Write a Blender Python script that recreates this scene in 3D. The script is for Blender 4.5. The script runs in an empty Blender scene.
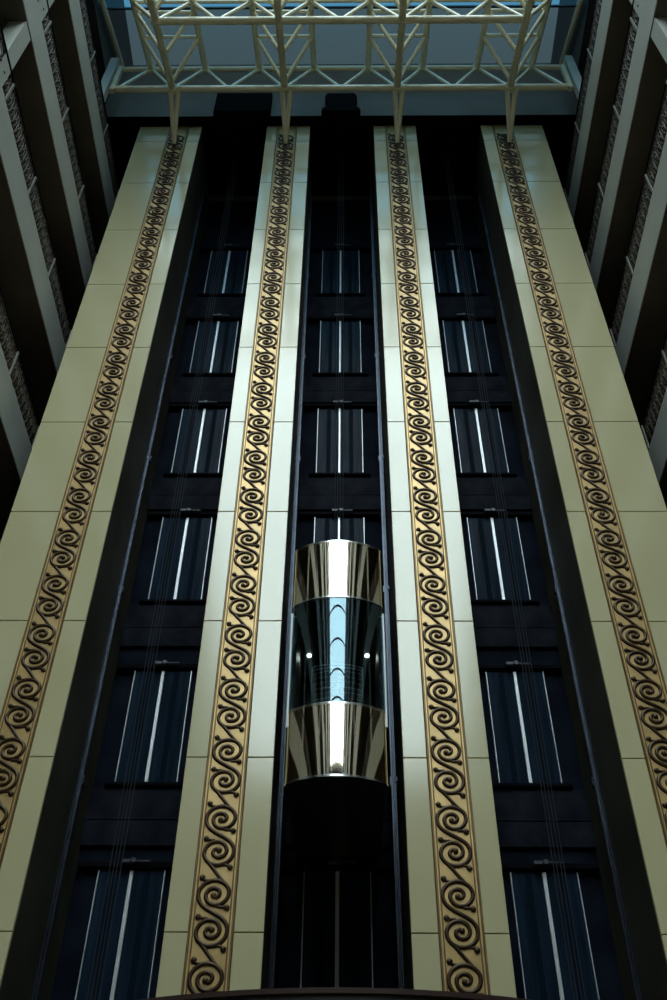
import bpy, math, random
from mathutils import Matrix, Vector
random.seed(4)
SC = bpy.context.scene
COL = SC.collection
H = 1.6                       # eye height: every z below is measured from the eye, the floor is at -H
R = math.radians
ZS = 0.995                    # every height is scaled by this

# ------------------------------------------------------------------ camera
F = 985.0
zc = Vector((11.5, 980.0, 985.0)).normalized()          # world up seen by the camera (right, up, forward)
yc = Vector((11.5, -990.0, 985.0))
yc = (yc - zc * yc.dot(zc)).normalized()
xc = yc.cross(zc)
if xc.x < 0: xc = -xc
right = Vector((xc.x, yc.x, zc.x)); up = Vector((xc.y, yc.y, zc.y)); fwd = Vector((xc.z, yc.z, zc.z))
cam = bpy.data.cameras.new('camera'); cam_ob = bpy.data.objects.new('camera', cam); COL.objects.link(cam_ob)
m = Matrix.Identity(4)
for i in range(3):
    m[i][0] = right[i]; m[i][1] = up[i]; m[i][2] = -fwd[i]
m[0][3], m[1][3], m[2][3] = 0.125, 0.0, H
cam_ob.matrix_world = m
cam.sensor_fit = 'AUTO'; cam.sensor_width = 36.0; cam.lens = 36.0 * F / 1000.0
cam.clip_end = 300
SC.camera = cam_ob

# ------------------------------------------------------------------ sky and exposure
SKY_BRIGHT = 8.5
w = bpy.data.worlds.new('sky'); SC.world = w; w.use_nodes = True
nt = w.node_tree; nt.nodes.clear()
tc = nt.nodes.new('ShaderNodeTexCoord')
dt = nt.nodes.new('ShaderNodeVectorMath'); dt.operation = 'DOT_PRODUCT'
dt.inputs[1].default_value = Vector((0.0, -0.68, 0.73)).normalized()
nt.links.new(tc.outputs['Generated'], dt.inputs[0])
cr = nt.nodes.new('ShaderNodeValToRGB')
els = cr.color_ramp.elements
els[0].position = 0.0; els[0].color = (0.08, 0.105, 0.115, 1)
els[1].position = 1.0; els[1].color = (0.87, 0.99, 1.02, 1)
for p, c in ((0.44, (0.175, 0.215, 0.230, 1)), (0.50, (0.19, 0.26, 0.30, 1)), (0.62, (0.17, 0.215, 0.24, 1)), (0.76, (0.15, 0.18, 0.19, 1)), (0.85, (0.20, 0.24, 0.25, 1)), (0.91, (0.50, 0.58, 0.60, 1)), (0.95, (0.84, 0.95, 0.97, 1))):
    e = els.new(p); e.color = c
nt.links.new(dt.outputs['Value'], cr.inputs[0])
bg = nt.nodes.new('ShaderNodeBackground'); bg.inputs['Strength'].default_value = SKY_BRIGHT
nt.links.new(cr.outputs['Color'], bg.inputs['Color'])
wo = nt.nodes.new('ShaderNodeOutputWorld'); nt.links.new(bg.outputs[0], wo.inputs[0])
SC.view_settings.view_transform = 'Standard'; SC.view_settings.look = 'None'
SC.view_settings.gamma = 1.0; SC.view_settings.use_curve_mapping = False
SC.view_settings.exposure = 0.0
try:
    SC.cycles.use_denoising = True
    SC.cycles.max_bounces = 10; SC.cycles.transparent_max_bounces = 16
except Exception:
    pass

# ------------------------------------------------------------------ materials
def mat(name, col, rough=0.5, metal=0.0, spec=0.5, coat=0.0, coat_rough=0.05, var=0.0, scale=3.0, bump=0.0, stretch=(1, 1, 1), emit=0.0):
    M_ = bpy.data.materials.new(name); M_.use_nodes = True
    n = M_.node_tree; b = n.nodes['Principled BSDF']
    b.inputs['Base Color'].default_value = (*col, 1); b.inputs['Roughness'].default_value = rough
    b.inputs['Metallic'].default_value = metal; b.inputs['Specular IOR Level'].default_value = spec
    b.inputs['Coat Weight'].default_value = coat; b.inputs['Coat Roughness'].default_value = coat_rough
    if emit:
        b.inputs['Emission Color'].default_value = (1, 0.97, 0.9, 1); b.inputs['Emission Strength'].default_value = emit
    if var or bump:
        t = n.nodes.new('ShaderNodeTexCoord'); mp = n.nodes.new('ShaderNodeMapping'); mp.inputs['Scale'].default_value = stretch
        nz = n.nodes.new('ShaderNodeTexNoise'); nz.inputs['Scale'].default_value = scale; nz.inputs['Detail'].default_value = 4
        n.links.new(t.outputs['Object'], mp.inputs[0]); n.links.new(mp.outputs[0], nz.inputs['Vector'])
        if var:
            r = n.nodes.new('ShaderNodeValToRGB'); e = r.color_ramp.elements
            e[0].position = 0.3; e[1].position = 0.7
            e[0].color = (*[c * (1 - var) for c in col], 1); e[1].color = (*[min(1, c * (1 + var)) for c in col], 1)
            n.links.new(nz.outputs[0], r.inputs[0]); n.links.new(r.outputs[0], b.inputs['Base Color'])
        if bump:
            bp = n.nodes.new('ShaderNodeBump'); bp.inputs['Strength'].default_value = bump; bp.inputs['Distance'].default_value = 0.02
            n.links.new(nz.outputs[0], bp.inputs['Height']); n.links.new(bp.outputs[0], b.inputs['Normal'])
    return M_

def glass(name, tint, gloss, rough=0.0, gcol=(1, 1, 1)):
    M_ = bpy.data.materials.new(name); M_.use_nodes = True
    n = M_.node_tree; n.nodes.clear()
    t = n.nodes.new('ShaderNodeBsdfTransparent'); t.inputs[0].default_value = (*tint, 1)
    g = n.nodes.new('ShaderNodeBsdfGlossy'); g.inputs['Roughness'].default_value = rough; g.inputs['Color'].default_value = (*gcol, 1)
    fr = n.nodes.new('ShaderNodeLayerWeight'); fr.inputs[0].default_value = 0.5
    pw = n.nodes.new('ShaderNodeMath'); pw.operation = 'POWER'; pw.inputs[1].default_value = 4.0
    n.links.new(fr.outputs['Facing'], pw.inputs[0])
    mr = n.nodes.new('ShaderNodeMath'); mr.operation = 'MULTIPLY_ADD'; mr.inputs[1].default_value = 0.6; mr.inputs[2].default_value = gloss
    mr.use_clamp = True
    n.links.new(pw.outputs[0], mr.inputs[0])
    mx = n.nodes.new('ShaderNodeMixShader'); n.links.new(mr.outputs[0], mx.inputs[0])
    n.links.new(t.outputs[0], mx.inputs[1]); n.links.new(g.outputs[0], mx.inputs[2])
    o = n.nodes.new('ShaderNodeOutputMaterial'); n.links.new(mx.outputs[0], o.inputs[0])
    return M_

M = {}
M['panel'] = mat('cream_panel', (0.58, 0.52, 0.30), 0.15, 0.0, 0.8, coat=0.25, coat_rough=0.13, var=0.03, scale=0.6)
M['gold'] = mat('gold_backing', (0.54, 0.355, 0.14), 0.36, 0.38, 0.5, var=0.18, scale=2.5, bump=0.15)
M['bronze'] = mat('dark_bronze', (0.062, 0.033, 0.013), 0.36, 0.4, 0.5, var=0.3, scale=5)
M['border'] = mat('bronze_border', (0.20, 0.12, 0.05), 0.4, 0.5, 0.5, var=0.2, scale=4)
M['shaft'] = mat('shaft_black', (0.008, 0.011, 0.018), 0.45, 0.0, 0.004, var=0.4, scale=1.2)
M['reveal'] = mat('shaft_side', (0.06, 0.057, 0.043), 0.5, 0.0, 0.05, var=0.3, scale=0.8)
M['spandrel'] = mat('spandrel_panel', (0.014, 0.016, 0.022), 0.3, 0.0, 0.004, var=0.5, scale=2.0, bump=0.2)
M['leaf'] = mat('door_leaf_navy', (0.011, 0.020, 0.034), 0.16, 0.0, 0.02, var=0.35, scale=2.0, stretch=(6, 6, 0.4))
M['streak'] = mat('door_streak_navy', (0.006, 0.012, 0.020), 0.3, 0.0, 0.004)
M['strip'] = mat('silver_strip', (0.72, 0.74, 0.76), 0.3, 0.4, 0.5, var=0.12, scale=2.5)
M['ledge'] = mat('black_ledge', (0.006, 0.006, 0.008), 0.5, 0.0, 0.006, var=0.3)
M['rail'] = mat('guide_rail_steel', (0.055, 0.065, 0.085), 0.25, 0.7, 0.5, var=0.3, scale=3, stretch=(1, 1, 0.3))
M['cable'] = mat('cable_steel', (0.032, 0.036, 0.043), 0.5, 0.0, 0.02)
M['dull_steel'] = mat('dull_steel', (0.05, 0.055, 0.065), 0.4, 0.6, 0.5)
M['chrome'] = mat('polished_steel', (0.88, 0.76, 0.58), 0.035, 1.0, 0.5)
M['lip'] = mat('bright_steel_lip', (0.85, 0.83, 0.80), 0.15, 1.0, 0.5)
M['car_dark'] = mat('car_dark_panel', (0.012, 0.014, 0.015), 0.3, 0.0, 0.4, var=0.3)
M['car_inner'] = mat('car_inner_panel', (0.03, 0.034, 0.032), 0.35, 0.2, 0.5, var=0.3)
M['car_glass'] = glass('tinted_car_glass', (0.48, 0.56, 0.56), 0.095, 0.0, (0.68, 0.90, 1.0))
M['lamp'] = mat('lamp_lens', (0.9, 0.9, 0.85), 0.3, emit=14.0)
M['truss'] = mat('cream_paint', (0.92, 0.84, 0.60), 0.25, 0.0, 1.0, coat=0.5, coat_rough=0.15, var=0.06, scale=2)
M['sky_glass'] = glass('skylight_glass', (0.86, 0.93, 0.96), 0.03)
M['tint_glass'] = glass('blue_tinted_skylight_glass', (0.034, 0.046, 0.050), 0.003)
M['pale_tint'] = glass('pale_tinted_skylight_glass', (0.045, 0.125, 0.185), 0.003)
M['pier_gloss_tint'] = glass('pier_gloss_skylight_glass', (0.90, 0.95, 0.97), 0.02)
M['pier_fade_tint'] = glass('pier_fade_skylight_glass', (0.46, 0.54, 0.57), 0.01)
M['satin'] = mat('satin_steel', (0.7, 0.72, 0.72), 0.35, 0.3)
M['black'] = mat('matt_black', (0.004, 0.004, 0.005), 0.8, 0.0, 0.05)
M['mullion'] = mat('dark_mullion', (0.03, 0.032, 0.035), 0.5)
M['bulkhead'] = mat('grey_bulkhead', (0.20, 0.205, 0.195), 0.7, var=0.08, scale=1)
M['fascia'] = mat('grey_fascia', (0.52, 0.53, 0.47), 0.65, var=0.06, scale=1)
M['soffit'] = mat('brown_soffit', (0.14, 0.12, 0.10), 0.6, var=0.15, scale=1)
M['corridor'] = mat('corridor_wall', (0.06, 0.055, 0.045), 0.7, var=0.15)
M['end_wall'] = mat('end_wall_plaster', (0.30, 0.26, 0.19), 0.7, var=0.1)
M['lattice'] = mat('railing_bronze', (0.10, 0.078, 0.054), 0.5, 0.2, var=0.3)
M['post'] = mat('railing_post_grey', (0.28, 0.27, 0.24), 0.5)
M['floor'] = mat('lobby_floor', (0.50, 0.38, 0.22), 0.35, var=0.2, scale=0.8)
M['canopy'] = mat('canopy_dark', (0.014, 0.011, 0.010), 0.35, var=0.3)
M['canopy_rim'] = mat('canopy_rim', (0.06, 0.035, 0.03), 0.3, 0.3)

# ------------------------------------------------------------------ mesh helpers
class MB:
    def __init__(s): s.v = []; s.f = []; s.sm = []
    def add(s, vs, fs, smooth=False):
        o = len(s.v); s.v += [tuple(p) for p in vs]
        for f in fs: s.f.append([o + i for i in f]); s.sm.append(smooth)
    def box(s, a, b, c=0.0):
        (x0, y0, z0), (x1, y1, z1) = [min(p, q) for p, q in zip(a, b)], [max(p, q) for p, q in zip(a, b)]
        if c <= 0:
            s.add([(x0,y0,z0),(x1,y0,z0),(x1,y1,z0),(x0,y1,z0),(x0,y0,z1),(x1,y0,z1),(x1,y1,z1),(x0,y1,z1)],
                  [(0,3,2,1),(4,5,6,7),(0,1,5,4),(1,2,6,5),(2,3,7,6),(3,0,4,7)]); return
        # chamfered towards -y (the face that is seen)
        s.add([(x0,y0+c,z0),(x1,y0+c,z0),(x1,y0+c,z1),(x0,y0+c,z1),
               (x0+c,y0,z0+c),(x1-c,y0,z0+c),(x1-c,y0,z1-c),(x0+c,y0,z1-c),
               (x0,y1,z0),(x1,y1,z0),(x1,y1,z1),(x0,y1,z1)],
              [(4,5,6,7),(0,1,5,4),(1,2,6,5),(2,3,7,6),(3,0,4,7),(8,11,10,9),(0,8,9,1),(1,9,10,2),(2,10,11,3),(3,11,8,0)])
    def tube(s, pts, r, n=8, cap=True):
        pts = [Vector(p) for p in pts]; rings = []
        ref = None
        for i, p in enumerate(pts):
            t = ((pts[min(i+1, len(pts)-1)] - pts[max(i-1, 0)])).normalized()
            if ref is None:
                ref = Vector((0,0,1)) if abs(t.z) < 0.9 else Vector((1,0,0))
            a = (ref - t * ref.dot(t)).normalized(); b = t.cross(a); ref = a
            rr = r[i] if isinstance(r, (list, tuple)) else r
            rings.append([p + a*math.cos(2*math.pi*k/n)*rr + b*math.sin(2*math.pi*k/n)*rr for k in range(n)])
        vs = [q for g in rings for q in g]; fs = []
        for i in range(len(rings)-1):
            for k in range(n):
                fs.append((i*n+k, i*n+(k+1)%n, (i+1)*n+(k+1)%n, (i+1)*n+k))
        s.add(vs, fs, True)
        if cap:
            s.add(rings[0], [tuple(reversed(range(n)))]); s.add(rings[-1], [tuple(range(n))])
    def prism(s, outline, z0, z1, smooth_side=False, caps=True):
        n = len(outline)
        vs = [(x, y, z0) for x, y in outline] + [(x, y, z1) for x, y in outline]
        s.add(vs, [(i, (i+1) % n, n+(i+1) % n, n+i) for i in range(n)], smooth_side)
        if caps:
            s.add([(x, y, z0) for x, y in outline], [tuple(reversed(range(n)))]); s.add([(x, y, z1) for x, y in outline], [tuple(range(n))])
    def shell(s, outer, inner, z0, z1):
        n = len(outer)
        vs = [(x,y,z0) for x,y in outer] + [(x,y,z1) for x,y in outer] + [(x,y,z0) for x,y in inner] + [(x,y,z1) for x,y in inner]
        s.add(vs, [(i,i+1,n+i+1,n+i) for i in range(n-1)] + [(2*n+i+1,2*n+i,3*n+i,3*n+i+1) for i in range(n-1)], True)
        s.add(vs, [(i+1,i,2*n+i,2*n+i+1) for i in range(n-1)] + [(n+i,n+i+1,3*n+i+1,3*n+i) for i in range(n-1)]
              + [(0,n,3*n,2*n),(n-1,3*n-1,4*n-1,2*n-1)])
    def ball(s, c, r, nu=8, nv=5, sq=(1,1,1)):
        vs = [(c[0], c[1], c[2]+r*sq[2])]
        for j in range(1, nv):
            th = math.pi*j/nv
            for k in range(nu):
                ph = 2*math.pi*k/nu
                vs.append((c[0]+r*sq[0]*math.sin(th)*math.cos(ph), c[1]+r*sq[1]*math.sin(th)*math.sin(ph), c[2]+r*sq[2]*math.cos(th)))
        vs.append((c[0], c[1], c[2]-r*sq[2])); L = len(vs)-1; fs = []
        for k in range(nu):
            fs.append((0, 1+k, 1+(k+1) % nu)); fs.append((L, L-nu+(k+1) % nu, L-nu+k))
            for j in range(nv-2):
                fs.append((1+j*nu+k, 1+(j+1)*nu+k, 1+(j+1)*nu+(k+1) % nu, 1+j*nu+(k+1) % nu))
        s.add(vs, fs, True)
    def sweep_relief(s, pts, hw, hh, y):
        """half-round bead that follows (x, z) points on the plane y, standing out towards -y"""
        n = len(pts); prof = [(-1, 0), (-0.8, 0.6), (0, 1), (0.8, 0.6), (1, 0)]; vs = []
        for i, (x, z) in enumerate(pts):
            x0, z0 = pts[max(0, i-1)]; x1, z1 = pts[min(n-1, i+1)]
            tx, tz = x1-x0, z1-z0; L = math.hypot(tx, tz) or 1; nx, nz = -tz/L, tx/L
            k = hw[i] if isinstance(hw, list) else hw
            for a, b in prof: vs.append((x+nx*a*k, y-b*hh, z+nz*a*k))
        fs = [(i*5+j, i*5+j+1, (i+1)*5+j+1, (i+1)*5+j) for i in range(n-1) for j in range(4)]
        s.add(vs, fs, True)
    def build(s, name, material, parent=None, origin=None):
        if parent is not None:
            o = Vector(parent_loc(parent))
        else:
            o = Vector(origin) if origin else Vector((0, 0, 0))
        me = bpy.data.meshes.new(name)
        me.from_pydata([(x-o.x, y-o.y, z*ZS+H-o.z) for x, y, z in s.v], [], s.f)
        me.polygons.foreach_set('use_smooth', s.sm); me.materials.append(material); me.update()
        ob = bpy.data.objects.new(name, me); COL.objects.link(ob)
        if parent is not None: ob.parent = parent
        else: ob.location = o
        return ob

def parent_loc(p):
    v = Vector((0, 0, 0))
    while p is not None: v += p.location; p = p.parent
    return v
def tag(o, label=None, cat=None, group=None, kind=None):
    if label: o['label'] = label
    if cat: o['category'] = cat
    if group: o['group'] = group
    if kind: o['kind'] = kind
    return o
def thing(name, label, cat, loc, group=None):
    """an Empty at the thing's base; loc is measured from the eye"""
    o = bpy.data.objects.new(name, None); COL.objects.link(o); o.location = (loc[0], loc[1], loc[2]*ZS+H)
    o.empty_display_size = 0.2
    return tag(o, label, cat, group)
def copy_tree(o, parent=None):
    c = o.copy(); COL.objects.link(c); c.parent = parent
    for ch in list(o.children): copy_tree(ch, c)
    return c
def struct(name, mb, material):
    return tag(mb.build(name, material), kind='structure')

# ------------------------------------------------------------------ measures
D = 13.3                      # face of the piers
DB = 15.76                    # plane of the landing doors
SX = (-3.35, 0.0, 3.35)       # shaft centres
FLOORS = [4.83, 8.81, 12.96, 16.77, 20.58, 24.31]
PIERS = [(-6.225, -4.31, -4.99), (-2.285, -0.955, -1.66), (1.005, 2.305, 1.67), (4.31, 6.21, 4.965)]
BW = 0.302                    # half width of a scroll band
PTOP = 29.94
BACK = -34.0
SIDEX = 6.9

# ------------------------------------------------------------------ the setting
b = MB(); b.box((-12, BACK-1, -H-0.3), (12, 19, -H)); struct('floor', b, M['floor'])
b = MB(); b.box((-12, BACK-1, -H), (12, BACK-0.6, 33)); struct('wall_front', b, M['end_wall'])
b = MB(); b.box((-12, 17.2, -H), (12, 17.6, 36)); struct('wall_back', b, M['shaft'])
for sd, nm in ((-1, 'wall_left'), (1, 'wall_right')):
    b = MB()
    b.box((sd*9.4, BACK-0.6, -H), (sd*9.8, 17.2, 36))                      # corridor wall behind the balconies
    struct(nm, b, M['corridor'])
    b = MB()
    b.box((sd*7.43, BACK-0.6, 31.7), (sd*9.4, 17.2, 36))                   # solid wall band under the glass roof
    struct('ceiling', b, M['mullion'])
# shaft back wall with door openings left dark; spandrels stand on it
b = MB(); b.box((-6.2, DB+0.04, -H), (6.2, DB+0.5, PTOP)); struct('wall_shaft', b, M['shaft'])
# pier cores (shaft side walls) and clad faces
for i, (x0, x1, xb) in enumerate(PIERS):
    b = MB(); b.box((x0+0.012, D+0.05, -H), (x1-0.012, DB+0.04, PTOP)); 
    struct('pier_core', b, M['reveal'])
    b = MB(); g = 0.007
    for k in range(-3, 11):
        z0 = 5.245 + 2.628*k + g; z1 = 5.245 + 2.628*(k+1) - g
        z0 = max(z0, -H); z1 = min(z1, PTOP)
        if z1 - z0 < 0.2: continue
        b.box((x0, D, z0), (xb-BW-0.004, D+0.06, z1), 0.008)
        b.box((xb+BW+0.004, D, z0), (x1, D+0.06, z1), 0.008)
    struct('pillar', b, M['panel'])
# bulkhead over the shafts
b = MB()
b.box((-7.43, 13.0, 30.00), (7.43, D, 33.85)); b.box((-7.43, D, 30.30), (7.43, 17.2, 33.9))
struct('wall_bulkhead', b, M['bulkhead'])
b = MB(); b.box((-7.43, 13.0, 29.96), (7.43, D, 30.00)); b.box((-7.43, D, 30.25), (7.43, 15.8, 30.30)); struct('shade_trim_1', b, M['black'])  # black soffit strip stands in for shade at the pier tops; also shaft ceiling

# glass roof: a bay falling from the bulkhead towards the hall, then level glass
REND = -26.5                  # the glass ends here and a solid ceiling takes over
TS = math.tan(R(28.8))
def roof_z(y): return 33.95 - TS*(13.1-y) if y > 6.5 else 33.95 - TS*6.6
b = MB()
def slab(mb, y0, y1, x0, x1, t):
    z0, z1 = roof_z(y0), roof_z(y1)
    mb.add([(x0,y0,z0),(x1,y0,z0),(x1,y1,z1),(x0,y1,z1),(x0,y0,z0+t),(x1,y0,z0+t),(x1,y1,z1+t),(x0,y1,z1+t)],
           [(0,3,2,1),(4,5,6,7),(0,1,5,4),(1,2,6,5),(2,3,7,6),(3,0,4,7)])
b.add([(-7.43, 10.75, roof_z(10.75)), (7.43, 10.75, roof_z(10.75)), (7.43, 13.1, roof_z(13.1)), (-7.43, 13.1, roof_z(13.1))], [(3, 2, 1, 0)])
struct('window_1', b, M['tint_glass'])
b = MB()
b.add([(-7.43, 8.65, roof_z(8.65)), (7.43, 8.65, roof_z(8.65)), (7.43, 10.75, roof_z(10.75)), (-7.43, 10.75, roof_z(10.75))], [(3, 2, 1, 0)])
struct('window_3', b, M['pale_tint'])
b = MB()
b.add([(-7.43, 6.5, roof_z(6.5)), (7.43, 6.5, roof_z(6.5)), (7.43, 8.65, roof_z(8.65)), (-7.43, 8.65, roof_z(8.65))], [(3, 2, 1, 0)])
struct('window_5', b, M['pier_fade_tint'])  # unseen pane, its tint graded so the piers fade towards their tops
b = MB()
b.add([(-7.43, 3.9, roof_z(0)), (7.43, 3.9, roof_z(0)), (7.43, 6.5, roof_z(0)), (-7.43, 6.5, roof_z(0))], [(3, 2, 1, 0)])
struct('window_4', b, M['pier_gloss_tint'])  # unseen pane, its tint set for the brightness reflected in the piers
b = MB()
b.add([(-7.43, REND, roof_z(0)), (7.43, REND, roof_z(0)), (7.43, 3.9, roof_z(0)), (-7.43, 3.9, roof_z(0))], [(3, 2, 1, 0)])
roof = struct('window_2', b, M['sky_glass'])
b = MB()
for y in (13.0, 10.75, 8.65, 6.6): slab(b, y-0.035, y+0.035, -7.43, 7.43, 0.10)
for k in range(1, 13): slab(b, 6.5-2.6*k-0.035, 6.5-2.6*k+0.035, -7.43, 7.43, 0.10)
for sx in (-7.40, 7.40):
    slab(b, 6.5, 13.1, sx-0.04, sx+0.04, 0.12); slab(b, REND, 6.5, sx-0.04, sx+0.04, 0.12)
b.build('window_frame', M['mullion'], roof)

b = MB(); b.box((-9.4, BACK-0.6, roof_z(0)-0.3), (9.4, REND, roof_z(0)+0.3)); struct('ceiling', b, M['mullion'])
# columns along the balconies
for sd in (-1, 1):
    for y in (8.0, -1.0, -10.0, -19.0, -28.0):
        b = MB(); b.box((sd*(SIDEX+0.02), y-0.2, -H), (sd*(SIDEX+0.42), y+0.2, 26.85)); struct('column', b, M['fascia'])
    b = MB(); b.box((sd*(SIDEX+0.05), 11.88, 27.8), (sd*(SIDEX+0.30), 12.12, 31.75)); struct('column', b, M['fascia'])

# ------------------------------------------------------------------ balconies along the two sides
ORD = ['topmost', 'second from the top', 'third from the top', 'fourth from the top', 'fifth from the top', 'sixth from the top', 'lowest']
def lattice(mb, sd, x, y0, y1, z0, z1):
    """bronze scroll lattice panel in the plane x"""
    mb.box((x-0.02, y0, z1-0.05), (x+0.02, y1, z1)); mb.box((x-0.02, y0, z0), (x+0.02, y1, z0+0.04))
    n = max(1, round((y1-y0)/0.24)); st = (y1-y0)/n; h = z1-z0-0.09
    for i in range(n):
        c = y0 + st*(i+0.5)
        pts = []
        for k in range(13):
            a = R(90) - k*R(45); r_ = 0.46*(1-0.055*k)
            pts.append((x, c + st*r_*math.cos(a), z0+0.04+h/2 + h*r_*math.sin(a)))
        mb.tube(pts, 0.026, 4, False)
        mb.tube([(x, c+st/2, z0+0.04), (x, c-st/2, z1-0.05)], 0.022, 4, False)
        mb.ball((x, c, z0+0.04+h/2), 0.05, 6, 4)
        mb.tube([(x, c-st/2, z0+0.04), (x, c+st/2, z1-0.05)], 0.022, 4, False)
def balcony(sd, fl, word):
    side = 'left' if sd < 0 else 'right'
    zt = fl-0.25; zb = fl-1.3
    t = thing('balcony', f'grey balcony edge with dark lattice railing along the {side} wall, {word}', 'balcony',
              (sd*SIDEX, 0, zb), f'balconies along the {side} wall')
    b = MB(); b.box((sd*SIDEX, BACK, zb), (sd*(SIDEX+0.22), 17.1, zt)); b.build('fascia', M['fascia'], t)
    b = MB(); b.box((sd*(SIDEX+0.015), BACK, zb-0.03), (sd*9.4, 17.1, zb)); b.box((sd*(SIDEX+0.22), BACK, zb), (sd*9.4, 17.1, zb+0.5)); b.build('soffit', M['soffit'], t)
    b = MB(); x = sd*(SIDEX+0.045)
    ys = [17.0] + [14.75-2.1*k for k in range(6)]
    for y1, y0 in zip(ys[:-1], ys[1:]): lattice(b, sd, x, y0+0.03, y1-0.03, zt, zt+0.80)
    y = ys[-1]
    b.box((x-0.02, BACK, zt+0.67), (x+0.02, y, zt+0.80)); b.box((x-0.015, BACK, zt), (x+0.015, y, zt+0.60))
    rl = b.build('railing', M['lattice'], t)
    b = MB(); b.box((x-0.04, BACK, zt+0.80), (x+0.04, 17.0, zt+0.87)); b.build('top_rail', M['ledge'], rl)
    for y in ys[1:]:
        b = MB(); b.box((x-sd*0.035-0.015, y-0.028, zt), (x-sd*0.035+0.015, y+0.028, zt+0.79)); b.build('railing_post', M['post'], rl)
    return t
BF = FLOORS + [28.1]
for sd in (-1, 1):
    for i, fl in enumerate(reversed(BF)): balcony(sd, fl, ORD[i])

# ------------------------------------------------------------------ scroll bands
def bez(p0, p1, p2, p3, n):
    o = []
    for i in range(n+1):
        t = i/n; u = 1-t
        o.append(tuple(u*u*u*a+3*u*u*t*b_+3*u*t*t*c+t*t*t*d for a, b_, c, d in zip(p0, p1, p2, p3)))
    return o
KEYS = [(0, 1.02), (0.25, 1.0), (0.5, 0.97), (0.75, 0.78), (1.0, 0.56), (1.25, 0.46), (1.5, 0.38), (1.75, 0.22), (1.9, 0.10)]
def lerp(u):
    for (a, p), (b_, q) in zip(KEYS[:-1], KEYS[1:]):
        if u <= b_: return p + (q-p)*(u-a)/(b_-a)
    return KEYS[-1][1]
def scroll_unit(mb, zc_, xb, y):
    RX, RZ, DZ = 0.215, 0.200, 0.247
    def spi(k, n=44):
        u = 1.9*k/n; a = R(205) - u*R(360); r_ = lerp(u)
        return (RX*r_*math.cos(a), DZ + RZ*r_*math.sin(a))
    s1 = [spi(k) for k in range(45)]
    p0 = s1[0]; tx, tz = 0.42, -0.9
    mid = bez(p0, (p0[0]+tx*0.16, p0[1]+tz*0.16), (-p0[0]-tx*0.16, -p0[1]-tz*0.16), (-p0[0], -p0[1]), 14)
    path = list(reversed(s1))[:-1] + mid + [(-x, -z) for x, z in s1[1:]]
    n = len(path); hw = []
    for i in range(n):
        e = min(i, n-1-i)/n
        hw.append(0.030 if e > 0.1 else 0.025 + 0.05*e)
    mb.sweep_relief([(xb+x, zc_+z) for x, z in path], hw, 0.035, y)
    for sgn in (1, -1):
        mb.ball((xb+sgn*s1[-1][0], y-0.012, zc_+sgn*s1[-1][1]), 0.042, 8, 5, (1, 0.7, 1))
        # curled buds beside the volutes
        for (bx, bz, qx, qz) in ((-0.185, DZ+0.235, -0.02, DZ+0.185), (0.185, DZ-0.185, 0.06, DZ-0.172)):
            px, pz = sgn*bx, sgn*bz; gx, gz = sgn*qx, sgn*qz
            crv = bez((gx, gz), (gx+(px-gx)*0.5, gz+sgn*0.004), (px+(gx-px)*0.05, pz-(pz-gz)*0.7), (px, pz), 7)
            mb.sweep_relief([(xb+x, zc_+z) for x, z in crv], 0.020, 0.028, y)
            mb.ball((xb+px, y-0.01, zc_+pz), 0.043, 8, 5, (1, 0.7, 1))
    # slanting link to the next pair below
    a0 = (RX*math.cos(R(228))*0.98, -DZ + RZ*math.sin(R(228))*0.98)
    a1 = (RX*math.cos(R(52))*0.98, -1.11 + DZ + RZ*math.sin(R(52))*0.98)
    ln = bez(a0, (a0[0]+0.06, a0[1]-0.05), (a1[0]-0.10, a1[1]+0.10), a1, 8)
    mb.sweep_relief([(xb+x, zc_+z) for x, z in ln], 0.026, 0.033, y)
BLAB = ['gold scroll band on the outer pier at the left side', 'gold scroll band on the pier between left and centre shafts',
        'gold scroll band on the pier between centre and right shafts', 'gold scroll band on the outer pier at the right side']
xb = PIERS[0][2]
t0 = thing('scroll_frieze', BLAB[0], 'ornamental band', (xb, D, -H), 'scroll bands on the piers')
b = MB(); b.box((xb-BW, D-0.004, -H), (xb+BW, D+0.05, PTOP)); b.build('backing_strip', M['gold'], t0)
for sx in (-1, 1):
    b = MB(); e = xb + sx*(BW-0.014)
    b.box((e-0.014, D-0.035, -H), (e+0.014, D-0.004, PTOP), 0.008)
    e2 = xb + sx*(BW-0.062); b.box((e2-0.009, D-0.02, -H), (e2+0.009, D-0.004, PTOP), 0.006)
    b.build('border_moulding', M['border'], t0)
b = MB()
k = -5
while 5.505+1.11*k < PTOP-0.6:
    scroll_unit(b, 5.505+1.11*k, xb, D-0.004); k += 1
b.build('scrollwork', M['bronze'], t0)
for i in range(1, 4):
    c = copy_tree(t0); c.location.x = PIERS[i][2]; c['label'] = BLAB[i]

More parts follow.
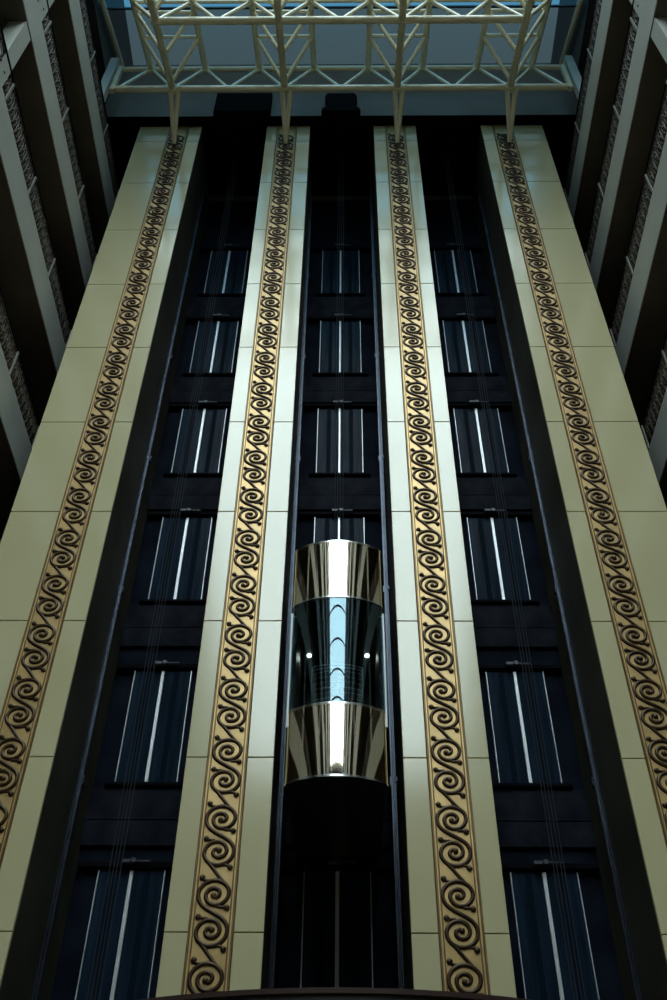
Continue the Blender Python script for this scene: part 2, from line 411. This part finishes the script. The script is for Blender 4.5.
# ------------------------------------------------------------------ landing doors
SHN = ['left', 'centre', 'right']
def make_door():
    t = thing('elevator_door', 'x', 'elevator door', (SX[0], DB, FLOORS[0]))
    cx, z0 = SX[0], FLOORS[0]; hw, h = 0.545, 2.37
    for s_ in (-1, 1):
        b = MB(); b.box((cx+s_*0.045, DB-0.03, z0), (cx+s_*(hw-0.012), DB+0.03, z0+h), 0.006)
        lf = b.build('door_leaf', M['leaf'], t)
        b = MB(); b.box((cx+s_*0.27-0.05, DB-0.038, z0+0.02), (cx+s_*0.27+0.05, DB-0.03, z0+h-0.02), 0.003); b.build('dark_streak', M['streak'], lf)  # darker navy streak down the middle of each leaf
        b = MB(); b.box((cx+s_*hw-0.008, DB-0.05, z0), (cx+s_*hw+0.008, DB+0.03, z0+h), 0.004); b.build('jamb_strip', M['strip'], t)
    b = MB(); b.box((cx-0.033, DB-0.045, z0), (cx+0.033, DB-0.0, z0+h), 0.008); b.build('meeting_strip', M['strip'], t)
    b = MB(); b.box((cx-0.72, DB-0.09, z0-0.09), (cx+0.72, DB+0.03, z0-0.02), 0.01); b.build('sill', M['ledge'], t)
    b = MB(); b.box((cx-0.90, DB-0.10, z0+h+0.03), (cx+0.90, DB+0.03, z0+h+0.13), 0.01); hd = b.build('header', M['ledge'], t)
    b = MB()
    b.box((cx-0.17, DB-0.19, z0+h+0.06), (cx-0.02, DB-0.14, z0+h+0.13), 0.01)
    b.tube([(cx+0.03, DB-0.14, z0+h+0.11), (cx+0.03, DB-0.19, z0+h+0.11)], 0.045, 10)
    b.box((cx+0.08, DB-0.17, z0+h+0.09), (cx+0.30, DB-0.14, z0+h+0.12), 0.008)
    b.build('door_operator', M['dull_steel'], hd)
    # dark apron panels under the sill, with one seam
    b = MB(); b.box((cx-0.95, DB-0.02, z0-0.70), (cx+0.95, DB+0.03, z0-0.11), 0.008)
    b.box((cx-0.95, DB-0.035, z0-1.18), (cx+0.95, DB+0.03, z0-0.72), 0.008); b.build('apron_panel', M['spandrel'], t)
    return t
dr = make_door(); first = True
for si, cx in enumerate(SX):
    for fi, z in enumerate(FLOORS):
        c = dr if first else copy_tree(dr); first = False
        c.location = (cx*1.009, DB, z*ZS+H)
        where = ORD[5-fi] if fi else 'lowest'
        c['label'] = f'dark elevator door with pale middle strip in the {SHN[si]} shaft, {where}'
        c['group'] = f'landing doors in the {SHN[si]} shaft'

# ------------------------------------------------------------------ guide rails and hoist cables
def make_rail():
    cx = SX[0]-0.93; y = 14.8
    t = thing('guide_rail', 'x', 'rail', (cx, y, -H))
    b = MB(); b.box((cx-0.045, y, -H), (cx+0.045, y+0.02, 30.245), 0.005); b.box((cx-0.012, y-0.07, -H), (cx+0.012, y, 30.245), 0.004)
    b.build('rail_profile', M['rail'], t)
    for z in FLOORS:
        b = MB(); b.box((cx-0.07, y+0.02, z-0.55), (cx+0.07, y+0.10, z-0.38), 0.01)
        b.box((cx-0.06, y-0.03, z-0.50), (cx-0.03, y+0.02, z-0.43)); b.build('bracket', M['rail'], t)
    return t
rl = make_rail(); first = True
for si, cx in enumerate(SX):
    for s_ in (-1, 1):
        c = rl if first else copy_tree(rl); first = False
        c.location.x = cx + s_*0.93
        if s_ > 0:
            c.scale.x = -1
        c['label'] = f'vertical steel guide rail on the {"left" if s_ < 0 else "right"} side of the {SHN[si]} shaft'
        c['group'] = 'guide rails in the shafts'
# matt black shapes over the shaft heads, in front of the bulkhead
b = MB(); b.box((-3.92, 12.82, 29.98), (-2.17, 12.99, 31.33), 0.03)
tag(b.build('black_shape', M['black'], origin=(-3.1, 13.0, 29.98+H)), 'black boxy shape over the head of the left shaft', 'machine housing')
prof = [(-0.60, 29.98), (-0.58, 30.12), (-0.46, 30.27), (-0.44, 30.56), (-0.50, 30.8), (-0.50, 31.02), (-0.42, 31.25)]
out = prof + [(-x, z) for x, z in reversed(prof)]
b = MB(); n = len(out)
b.add([(x, 12.82, z) for x, z in out] + [(x, 12.99, z) for x, z in out],
      [tuple(range(n)), tuple(reversed(range(n, 2*n)))] + [(i, n+i, n+(i+1) % n, (i+1) % n) for i in range(n)])
tag(b.build('black_shape', M['black'], origin=(0, 13.0, 29.98+H)), 'black waisted shape over the head of the centre shaft', 'machine housing')

# ------------------------------------------------------------------ glass elevator car
CF = 8.36
YF = 12.78; CR = 1.2; CY = YF + CR; AH = 35.3; HX = CR*math.sin(R(AH)); YE = CY - CR*math.cos(R(AH))
def kz(y): return YF*(1970.0/(y+480.0)-1.0)
Z1, Z2, Z3, Z4 = kz(775), kz(702.5), kz(596), kz(541)
t = thing('elevator_car', 'round-fronted glass elevator car with polished steel bands in the centre shaft', 'elevator', (0, 14.0, Z1))
def arc(r_, a=AH, n=32, cy=None):
    cy = CY if cy is None else cy
    return [(r_*math.sin(R(-a+2*a*k/n)), cy - r_*math.cos(R(-a+2*a*k/n))) for k in range(n+1)]
def hoop(r_, turn=0.17):
    # the curved front, then a tight rounded corner that turns back into the flank
    pts = arc(r_); x, y = pts[-1]; a = R(AH); rr = turn; d = r_-CR
    cx, cy = HX + (r_-CR)*math.sin(a) - (rr+d)*math.sin(a), y + (rr+d)*math.cos(a)
    ext = [(cx + (rr+d)*math.sin(a + (R(92)-a)*k/6), cy - (rr+d)*math.cos(a + (R(92)-a)*k/6)) for k in range(1, 7)]
    return [(-x_, y_) for x_, y_ in reversed(ext)] + pts + ext
def band(z0, z1, r0=None, th=0.03):
    r0 = CR if r0 is None else r0
    b = MB(); b.shell(hoop(r0), hoop(r0-th), z0, z1); return b
band(Z3, Z4).build('upper_band', M['chrome'], t)
band(Z1, Z2).build('lower_band', M['chrome'], t)
for z in (Z4, Z3, Z2, Z1):
    band(z-0.018, z+0.018, CR+0.008, 0.045).build('edge_lip', M['lip'], t)
band(Z2+0.02, Z3-0.02, CR-0.006, 0.014).build('curved_glass', M['car_glass'], t)
plan = hoop(CR-0.035) + [(HX-0.02, 15.40), (-HX+0.02, 15.40)]
b = MB(); b.prism(plan, Z1+0.02, CF); b.build('floor_platform', M['car_dark'], t)
b = MB(); b.prism(plan, Z3+0.05, Z4-0.03); cl = b.build('car_roof', M['car_dark'], t)
YL = 14.5
for sx in (-0.52, 0.52):
    b = MB(); b.tube([(sx, YL, Z3+0.05), (sx, YL, Z3+0.02)], 0.042, 14); b.build('downlight', M['lamp'], cl)
    li = bpy.data.lights.new('downlight_beam', 'SPOT'); li.energy = 14; li.spot_size = R(110); li.shadow_soft_size = 0.04; li.color = (1, 0.95, 0.85)
    lo = bpy.data.objects.new('downlight_beam', li); COL.objects.link(lo); lo.location = (sx, YL, Z3*ZS+H)
for s_ in (-1, 1):
    b = MB(); b.box((s_*(HX-0.02), YE+0.16, Z1+0.03), (s_*(HX+0.02), 15.40, Z4-0.03)); b.build('side_panel', M['car_inner'], t)
    b = MB(); b.tube([(s_*0.765, YE+0.08, Z2-0.25), (s_*0.765, YE+0.08, Z3-0.15)], 0.020, 10)
    for z in (Z2-0.2, Z3-0.2): b.tube([(s_*0.765, YE+0.08, z), (s_*(HX-0.01), YE+0.10, z)], 0.014, 8)
    b.build('rail_glint', M['satin'], t)  # bright rod drawn in place of the light on the guide rails
    b = MB(); b.box((s_*0.02, 15.32, CF), (s_*0.60, 15.38, Z3), 0.006); b.build('car_door', M['car_inner'], t)
b = MB(); b.box((-0.20, 14.30, Z4-0.05), (0.20, 14.56, Z4+0.22), 0.02); b.build('cable_hitch', M['car_dark'], t)
def harc(n=20): return arc(0.80, 30.5, n, 13.78)
b = MB()
HZ = 12.98*(1970.0/(664+480.0)-1.0); HM = 12.98*(1970.0/(687+480.0)-1.0)
for z in (HZ, HZ-0.06, HM): b.tube([(x, y, z) for x, y in harc()], 0.010, 6)
for k in (0, 20):
    x, y = harc()[k]; b.tube([(x, y, CF), (x, y, HZ)], 0.011, 6)
hr = b.build('handrail', M['satin'], t)
b = MB()
k = 0
while HZ-0.12-0.1*k > CF+0.1:
    b.tube([(x, y+0.02, HZ-0.12-0.1*k) for x, y in harc()], 0.004, 4); k += 1
b.build('guard_wires', M['satin'], hr)

# hoist cables
for si, cx in enumerate(SX):
    for k in range(4):
        zb = Z4-0.05 if si == 1 else -H
        x = cx + (k-1.5)*0.055; y = 14.42 + (0.02 if k % 2 else 0)
        b = MB(); b.tube([(x, y, zb), (x, y, 30.245)], 0.008, 6)
        o = b.build('hoist_cable', M['cable'], origin=(x, y, zb+H))
        lab = 'thin steel hoist cable rising from the roof of the glass elevator car' if si == 1 else f'thin steel hoist cable hanging down the middle of the {SHN[si]} shaft'
        tag(o, lab, 'cable', f'hoist cables of the {SHN[si]} shaft')

# ------------------------------------------------------------------ tubular roof truss
t = thing('roof_truss', 'cream tubular space truss under the glass roof', 'roof truss', (0, 12.0, 29.6))
ca, sa = math.cos(R(28.8)), math.sin(R(28.8))
P = 1.675
def A(x, s_): return (x, 12.0-ca*s_, 29.6-sa*s_)
def B(x, s_): return (x, 12.0-ca*s_, 31.1-sa*s_)
XA = [-3*P, -P, P, 3*P]
def one(name, p, q, r_, n=10):
    b = MB(); b.tube([p, q], r_, n); return b.build(name, M['truss'], t)
for s_, ra in ((0, 0.105), (2.71, 0.105), (5.42, 0.105)):
    xe = 6.74 if s_ == 0 else 3*P+0.12
    one('bottom_chord', A(-xe, s_), A(xe, s_), ra)
    one('top_chord', B(-max(xe, 3.5*P), s_), B(max(xe, 3.5*P), s_), 0.085 if s_ == 0 else 0.05)
    for k in range(-4, 4):                                              # Warren web of each girder
        xm = (k+0.5)*P
        if abs(k*P) < xe: one('diagonal', A(k*P, s_), B(xm, s_), 0.06, 8)
        if abs((k+1)*P) < xe: one('diagonal', B(xm, s_), A((k+1)*P, s_), 0.06, 8)
for x in XA:
    one('lower_purlin', A(x, 0), A(x, 5.42), 0.105)
    b = MB(); b.tube([A(x, -0.06), A(x, 0.10)], 0.15, 12); b.build('node_plate', M['truss'], t)
    for s2 in (-1, 1):
        one('upper_purlin', B(x+s2*P/2, 0), B(x+s2*P/2, 5.42), 0.095)
        b = MB(); b.tube([B(x+s2*P/2, -0.05), B(x+s2*P/2, 0.08)], 0.135, 12); b.build('node_plate', M['truss'], t)
        for a_, b_ in ((0.25, 1.36), (1.42, 2.35), (3.0, 4.05), (4.1, 5.1)):
            one('diagonal', A(x, a_), B(x+s2*P/2, b_), 0.06, 8)
    for s_ in (1.36, 2.32, 4.05, 5.1): one('crossbar', B(x-P/2, s_), B(x+P/2, s_), 0.055, 8)
    # feet that reach the piers under the bulkhead
    for dx in (-0.12, 0.12):
        b = MB(); b.tube([(x+dx+0.05, 12.05, 29.55), (x+0.02, 13.24, 28.62)], [0.085, 0.06], 10); b.build('foot_strut', M['truss'], t)
for sd in (-1, 1):
    one('edge_purlin', (sd*7.30, 12.95, 33.6), (sd*7.30, 12.95-ca*6, 33.6-sa*6), 0.09)
    b = MB(); b.box((sd*6.76, 11.92, 29.5), (sd*6.90, 12.08, 31.2), 0.03); b.build('bearing_bracket', M['truss'], t)

# ------------------------------------------------------------------ curved canopy low in front of the shafts
def carc(r_, zc0=19.2, a=31.0, n=40): return [(0.1 + r_*math.sin(R(-a+2*a*k/n)), zc0 - r_*math.cos(R(-a+2*a*k/n))) for k in range(n+1)]
t = thing('canopy', 'dark curved canopy edge low in front of the elevator shafts', 'canopy', (0.1, 13.0, 3.6))
b = MB(); b.prism(carc(6.96), 3.62, 4.13); b.build('canopy_slab', M['canopy'], t)
b = MB(); b.shell(carc(7.0), carc(6.95), 4.12, 4.18); b.build('canopy_rim', M['canopy_rim'], t)
